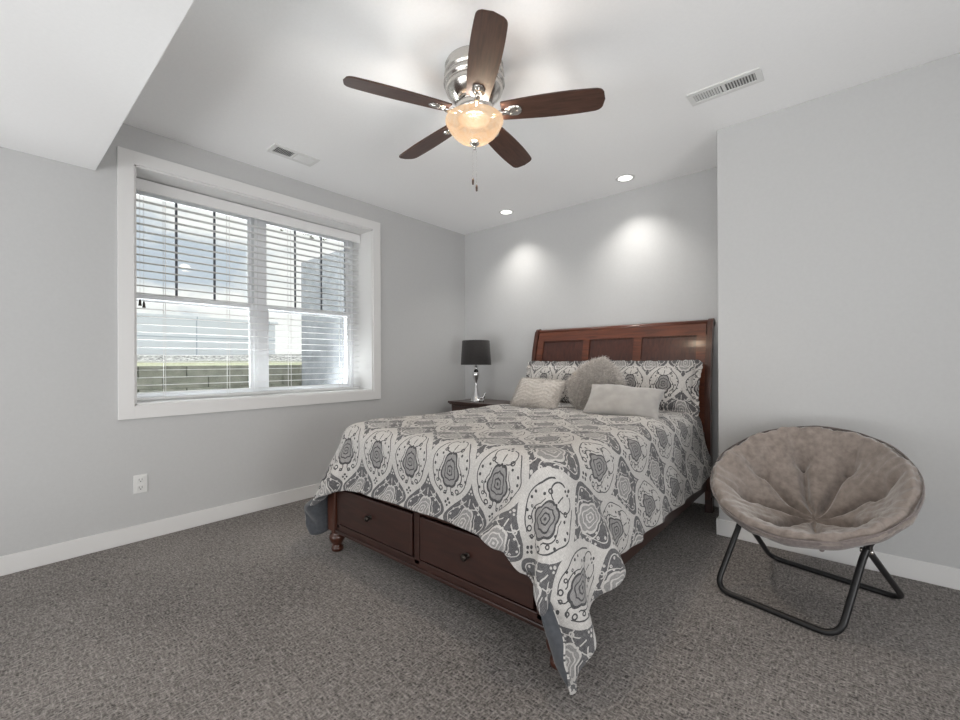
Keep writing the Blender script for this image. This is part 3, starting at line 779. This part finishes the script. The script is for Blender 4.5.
def place(cx, cy, cz, lean, yaw=0.0, roll=0.0):
    # pillow plane XY -> stands up facing -Y, leaning back by `lean` degrees from vertical
    return Matrix.Translation((cx, cy, cz)) @ Matrix.Rotation(math.radians(yaw), 4, 'Z') @ Matrix.Rotation(math.radians(90 - lean), 4, 'X') @ Matrix.Rotation(math.radians(roll), 4, 'Z')

b = pillow('s', .70, .36, .16, place(-1.235, 3.50, .972, 18, 2), None, '', flange=.045, ruffle=.006, seed=1, uvs=(.12, 0), wr=.006)
o = obj('pillow_sham', b, M['damask_sham'], smooth=True, label='damask patterned pillow sham with ruffled edge at the right end of the headboard', cat='pillow', group='damask pillow shams')
b = pillow('s', .70, .36, .16, place(-2.06, 3.50, .972, 18, -2), None, '', flange=.045, ruffle=.006, seed=5, uvs=(.12, 0), wr=.006)
o = obj('pillow_sham', b, M['damask_sham'], smooth=True, label='damask patterned pillow sham mostly hidden behind the cream chevron pillow', cat='pillow', group='damask pillow shams')

def tufts(b, W, Hh, T, Mx, count, length, rad, seed, flat=.5, rnd_=0.0):
    rnd = random.Random(seed); MI = Mx.to_3x3()
    for q in range(count):
        s = rnd.uniform(-1, 1); t = rnd.uniform(-1, 1)
        if rnd.random() < .22:
            if rnd.random() < .5: s = rnd.choice((-1, 1)) * rnd.uniform(.93, 1)
            else: t = rnd.choice((-1, 1)) * rnd.uniform(.93, 1)
        h = T / 2 * (max(0, 1 - abs(s) ** 2.6) ** .55) * (max(0, 1 - abs(t) ** 2.6) ** .55)
        sd = -1 if (rnd.random() < .12) else 1
        p = Vector((s * W / 2 * math.sqrt(1 - rnd_ * t * t), t * Hh / 2 * math.sqrt(1 - rnd_ * s * s), sd * h * .97))
        nrm = Vector((s * abs(s) ** 2 * 1.2, t * abs(t) ** 2 * 1.2, sd * (1 - .55 * max(abs(s), abs(t)) ** 3)))
        nrm.normalize()
        d = (nrm + Vector((rnd.uniform(-1, 1), rnd.uniform(-1.3, .7), rnd.uniform(-.6, .6))) * flat).normalized()
        L = length * rnd.uniform(.6, 1.2); bend = Vector((rnd.uniform(-.4, .4), -.55, rnd.uniform(-.2, .2))) * L * .5
        sdv = d.orthogonal().normalized(); up = d.cross(sdv)
        base = [p + (sdv * math.cos(a) + up * math.sin(a)) * rad for a in (0, 2.09, 4.19)]
        mid = [p + d * L * .55 + bend * .35 + (sdv * math.cos(a) + up * math.sin(a)) * rad * .75 for a in (0, 2.09, 4.19)]
        tip = p + d * L + bend
        A = [b.verts.new(Mx @ v) for v in base]; Bm = [b.verts.new(Mx @ v) for v in mid]; Tp = b.verts.new(Mx @ tip)
        for k in range(3):
            b.faces.new((A[k], A[(k + 1) % 3], Bm[(k + 1) % 3], Bm[k])); b.faces.new((Bm[k], Bm[(k + 1) % 3], Tp))
# fluffy square pillow standing on a corner
Mf = place(-1.53, 3.17, .982, 26, 0, 41)
b = pillow('s', .365, .365, .14, Mf, None, '', seed=9, wr=.010, rnd_=.30, pinch=0)
tufts(b, .365, .365, .14, Mf, 5600, .062, .0042, 4, .75, rnd_=.30)
obj('fluffy_pillow', b, M['fur'], smooth=True, label='shaggy grey fur pillow standing on its corner in the middle', cat='pillow')
# cream chevron pillow
def chev(x, y, k):
    w = abs(((x * 11) % 2) - 1) * .035
    return .0045 * max(0, math.sin((y + w) * 2 * PI / .034)) * min(1, k * 1.5)
Mc = place(-1.985, 3.05, .905, 38, 6, -3)
b = pillow('s', .44, .30, .13, Mc, None, '', seed=3, wr=.003, extra=chev, n=90, m_=80)
rnd = random.Random(2)
tufts(b, .44, .30, .125, Mc, 2600, .014, .0022, 8, .8)
obj('chevron_pillow', b, M['shag'], smooth=True, label='cream textured chevron throw pillow, leftmost on the duvet', cat='pillow')
# plain grey lumbar pillow
Ml = place(-1.205, 2.93, .895, 42, 9, -4)
b = pillow('s', .52, .26, .15, Ml, None, '', seed=12, wr=.007, pinch=.07)
obj('lumbar_pillow', b, M['velvet'], smooth=True, label='plain light grey rectangular throw pillow at front right', cat='pillow')

# ================================================================== nightstand
nsx0, nsx1, nsy0, nsy1, nz = -3.40, -2.72, 3.39, 3.85, .745
ns = empty('nightstand', ((nsx0 + nsx1) / 2, (nsy0 + nsy1) / 2, 0), label='dark wood nightstand in the corner left of the bed', cat='nightstand')
NI = Matrix.Translation((-(nsx0 + nsx1) / 2, -(nsy0 + nsy1) / 2, 0))
def npart(nm, bm, m, par=ns, s=False): bm.transform(NI); return obj(nm, bm, m, par, s)
b = bx(NB(), nsx0, nsx1, nsy0, nsy1, nz - .022, nz, .006, 3); bx(b, nsx0 + .012, nsx1 - .012, nsy0 + .012, nsy1, nz - .036, nz - .022, .004)
npart('top', b, M['stand'])
b = NB(); a0, a1, b0 = nsx0 + .03, nsx1 - .03, nsy0 + .03
bx(b, a0, a1, b0, nsy1 - .01, .10, nz - .036, .003); bx(b, a0 - .008, a1 + .008, b0 - .008, nsy1 - .01, .10, .16, .006)
npart('cabinet_body', b, M['stand'])
for k in range(3):
    z0 = .175 + k * .178
    d = npart('drawer', bx(NB(), a0 + .025, a1 - .025, b0 - .014, b0 + .002, z0, z0 + .165, .005), M['stand'])
    for s in (-.16, .16):
        q = NB(); lathe(q, [(0, .028), (.012, .026), (.014, .020), (.006, .008), (.009, 0)], 20, Matrix.Translation(((a0 + a1) / 2 + s, b0 - .014, z0 + .083)) @ Matrix.Rotation(PI / 2, 4, 'X')); npart('knob', q, M['knob'], d, True)
for x in (a0 + .035, a1 - .035):
    for y in (b0 + .035, nsy1 - .05):
        q = NB(); lathe(q, [(0, .10), (.03, .10), (.038, .075), (.028, .04), (.022, .03), (.026, .012), (.022, 0), (0, 0)], 20, Matrix.Translation((x, y, 0))); npart('foot', q, M['stand'], ns, True)

# ================================================================== table lamp
lx, ly_ = -3.115, 3.55
lp = empty('table_lamp', (lx, ly_, nz), label='table lamp with charcoal drum shade and silver base on nightstand', cat='lamp')
b = NB(); lathe(b, [(0, 0), (.066, 0), (.068, .004), (.066, .010), (.056, .022), (.046, .050), (.033, .095), (.020, .145), (.0115, .195), (.014, .215), (.026, .250), (.037, .285), (.038, .305), (.030, .332), (.016, .350), (.011, .362), (.017, .370), (.017, .380), (.008, .386), (.006, .44), (0, .44)], 40)
obj('lamp_base', b, M['chrome'], lp, True)
b = NB(); r0, r1, z0, z1 = .166, .150, .402, .668
lathe(b, [(r0, z0), (r0 + .002, z0 + .003), (r1 + .002, z1 - .003), (r1, z1), (r1 - .003, z1), (r0 - .003, z0), (r0, z0)], 56); obj('lamp_shade', b, M['shade'], lp, True)
b = NB(); tube(b, [(-r1 + .003, 0, .655), (r1 - .003, 0, .655)], .002, 6); tube(b, [(0, -r1 + .003, .655), (0, r1 - .003, .655)], .002, 6); lathe(b, [(0, .43), (.014, .43), (.014, .49), (.005, .50), (.004, .665), (.008, .672), (0, .684)], 14)
obj('harp', b, M['chrome'], lp, True)

# small silver figurine beside the lamp: a little standing animal
gx, gy, gz = -2.985, 3.49, nz
b = NB()
tube(b, [(-.022, 0, .046), (-.008, 0, .050), (.012, 0, .048), (.022, 0, .056), (.028, 0, .078), (.032, 0, .094)], [.012, .015, .014, .013, .009, .009], 12)
tube(b, [(.026, 0, .096), (.036, 0, .094), (.048, 0, .086)], [.009, .009, .005], 10)
for s in (-1, 1):
    tube(b, [(.028, .005 * s, .100), (.026, .008 * s, .114)], [.004, .001], 6)
    tube(b, [(.016, .008 * s, .044), (.018, .009 * s, .022), (.017, .009 * s, .001)], [.006, .004, .005], 8)
    tube(b, [(-.018, .008 * s, .044), (-.024, .009 * s, .024), (-.019, .009 * s, .001)], [.007, .004, .005], 8)
tube(b, [(-.028, 0, .050), (-.038, 0, .056), (-.042, 0, .072)], [.004, .003, .002], 8)
o = obj('figurine', b, M['chrome'], smooth=True, label='tiny shiny silver figurine standing beside the lamp', cat='figurine'); o.location = (gx, gy, gz); o.rotation_euler = (0, 0, math.radians(35))

# ================================================================== saucer chair
AZ = -1.80
RC = Vector((-.175, 2.645, 0)); RZ, RR, EL = .603, .386, 1.047
ch = empty('saucer_chair', RC, AZ + PI / 2, label='taupe velour saucer chair on a black folding tube frame', cat='chair')
# local frame: x = right, -y = towards the sitter's front, z up
nrm = Vector((0, -math.cos(EL), math.sin(EL))); ea = Vector((1, 0, 0)); eb = nrm.cross(ea)    # eb points up and back
C0 = Vector((0, 0, RZ))
def rp(r, th, h=0.0): return C0 + (ea * math.cos(th) + eb * math.sin(th)) * (RR * r) + nrm * h
b = NB(); tube(b, [rp(1, 2 * PI * k / 72, -.024) for k in range(72)], .0105, 10, True); obj('rim_tube', b, M['black_metal'], ch, True)
def leg(y_floor, w0, w1, y_top, z_top, x_off=0.0):
    pv = (.248, -.070, .355)
    pts = smooth_path([(-w1, y_top, z_top), (-pv[0], pv[1], pv[2]), (-w0 + x_off, y_floor, .014), (w0 + x_off, y_floor, .014), (pv[0], pv[1], pv[2]), (w1, y_top, z_top)], .075, 8)
    b = NB(); tube(b, pts, .0138, 12); return b
obj('front_leg_frame', leg(-.275, .250, .350, .035, .575, -.045), M['black_metal'], ch, True)
obj('rear_leg_frame', leg(.345, .285, .315, -.205, .468, .015), M['black_metal'], ch, True)
for s in (-1, 1):
    b = NB(); q = Matrix.Translation((s * .250, -.070, .340)) @ Matrix.Rotation(PI / 2, 4, 'Y'); lathe(b, [(0, -.022), (.010, -.022), (.012, -.016), (.009, -.012), (.009, .012), (.012, .016), (.010, .022), (0, .022)], 14, q)
    obj('pivot_bolt', b, M['nickel'], ch, True)
# plush cushion
BR = .70
BT = [(k + .5) * 2 * PI / 8 for k in range(8)]
def cush(r, th):
    """height above the rim plane of the plush surface"""
    depth = -.295 * (1 - min(r, 1) ** 2.0)
    puff = .052 * (1 - max(0, (r - .82) / .22) ** 2) if r > .82 else .052
    x, y = r * math.cos(th), r * math.sin(th); cre = 0.0
    for k, a in enumerate(BT):
        u = x * math.cos(a) + y * math.sin(a); v = -x * math.sin(a) + y * math.cos(a) + .02 * math.sin(u * 9 + k)
        if u > 0:
            g = math.exp(-(v / .048) ** 2)
            cre = max(cre, g * ((.45 + .55 * min(1, u / .4)) if u < BR else max(0, 1 - (u - BR) * 3.7)))
        d2 = (u - BR) ** 2 + v * v; cre = max(cre, 1.5 * math.exp(-d2 / .007))
    puff -= .066 * cre
    wrk = math.sin(th * 46 + 5 * noise.noise((x * 3, y * 3, 7))) * .0035 * min(1, max(0, (r - .45) * 3))
    return depth + puff + wrk + .020 * noise.noise((x * 3.5, y * 3.5, 1)) + .005 * noise.noise((x * 12, y * 12, 4))
b = NB(); NT, NR = 180, 56
rows = []; cen = b.verts.new(rp(0, 0, cush(0, 0)))
for i in range(1, NR + 1):
    r = 1.045 * i / NR; row = []
    for k in range(NT):
        th = 2 * PI * k / NT
        rr_ = r * (1 + (.012 * math.sin(th * 16) + .010 * noise.noise((math.cos(th) * 4, math.sin(th) * 4, 3))) * max(0, (r - .8) * 4))
        row.append(b.verts.new(rp(rr_, th, cush(r, th))))
    rows.append(row)
# edge roll down to the seam
for (dr, dh) in ((.022, -.022), (.028, -.040), (.018, -.052)):
    row = []
    for k in range(NT):
        th = 2 * PI * k / NT
        rr_ = 1.045 * (1 + .010 * math.sin(th * 16) * .8 + .010 * noise.noise((math.cos(th) * 4, math.sin(th) * 4, 3)) * .9) + dr
        row.append(b.verts.new(rp(rr_, th, cush(1.045, th) + dh + .020)))
    rows.append(row)
for k in range(NT): b.faces.new((cen, rows[0][k], rows[0][(k + 1) % NT]))
for a, c in zip(rows, rows[1:]):
    for k in range(NT): b.faces.new((a[k], c[k], c[(k + 1) % NT], a[(k + 1) % NT]))
cu = obj('cushion', b, M['velour'], ch, True)
for a in BT:
    b = NB(); q = Matrix.Translation(rp(BR, a, cush(BR, a) + .003)) @ nrm.to_track_quat('Z', 'Y').to_matrix().to_4x4(); lathe(b, [(.010, -.004), (.009, .001), (0, .004)], 14, q); obj('button', b, M['velour_edge'], cu, True)
# cover underneath, with a side band
b = NB(); rows = []
for (r, h) in [(1.062, .006), (1.070, -.010), (1.072, -.030), (1.060, -.046), (1.02, -.058), (.96, -.075), (.88, -.120), (.76, -.175), (.58, -.238), (.36, -.295), (.15, -.322)]:
    rows.append([b.verts.new(rp(r * (1 + .006 * math.sin(2 * PI * k / NT * 16)), 2 * PI * k / NT, h + .004 * noise.noise((math.cos(2 * PI * k / NT) * 6, math.sin(2 * PI * k / NT) * 6, r * 9)))) for k in range(NT)])
cen = b.verts.new(rp(0, 0, -.328))
for a, c in zip(rows, rows[1:]):
    for k in range(NT): b.faces.new((a[k], c[k], c[(k + 1) % NT], a[(k + 1) % NT]))
for k in range(NT): b.faces.new((rows[-1][k], cen, rows[-1][(k + 1) % NT]))
obj('cover', b, M['velour_edge'], ch, True)
b = NB(); tube(b, [rp(1.072, 2 * PI * k / 120, -.002 + .004 * math.sin(2 * PI * k / 120 * 9)) for k in range(120)], .0035, 6, True); obj('piping', b, M['velour_edge'], ch, True)
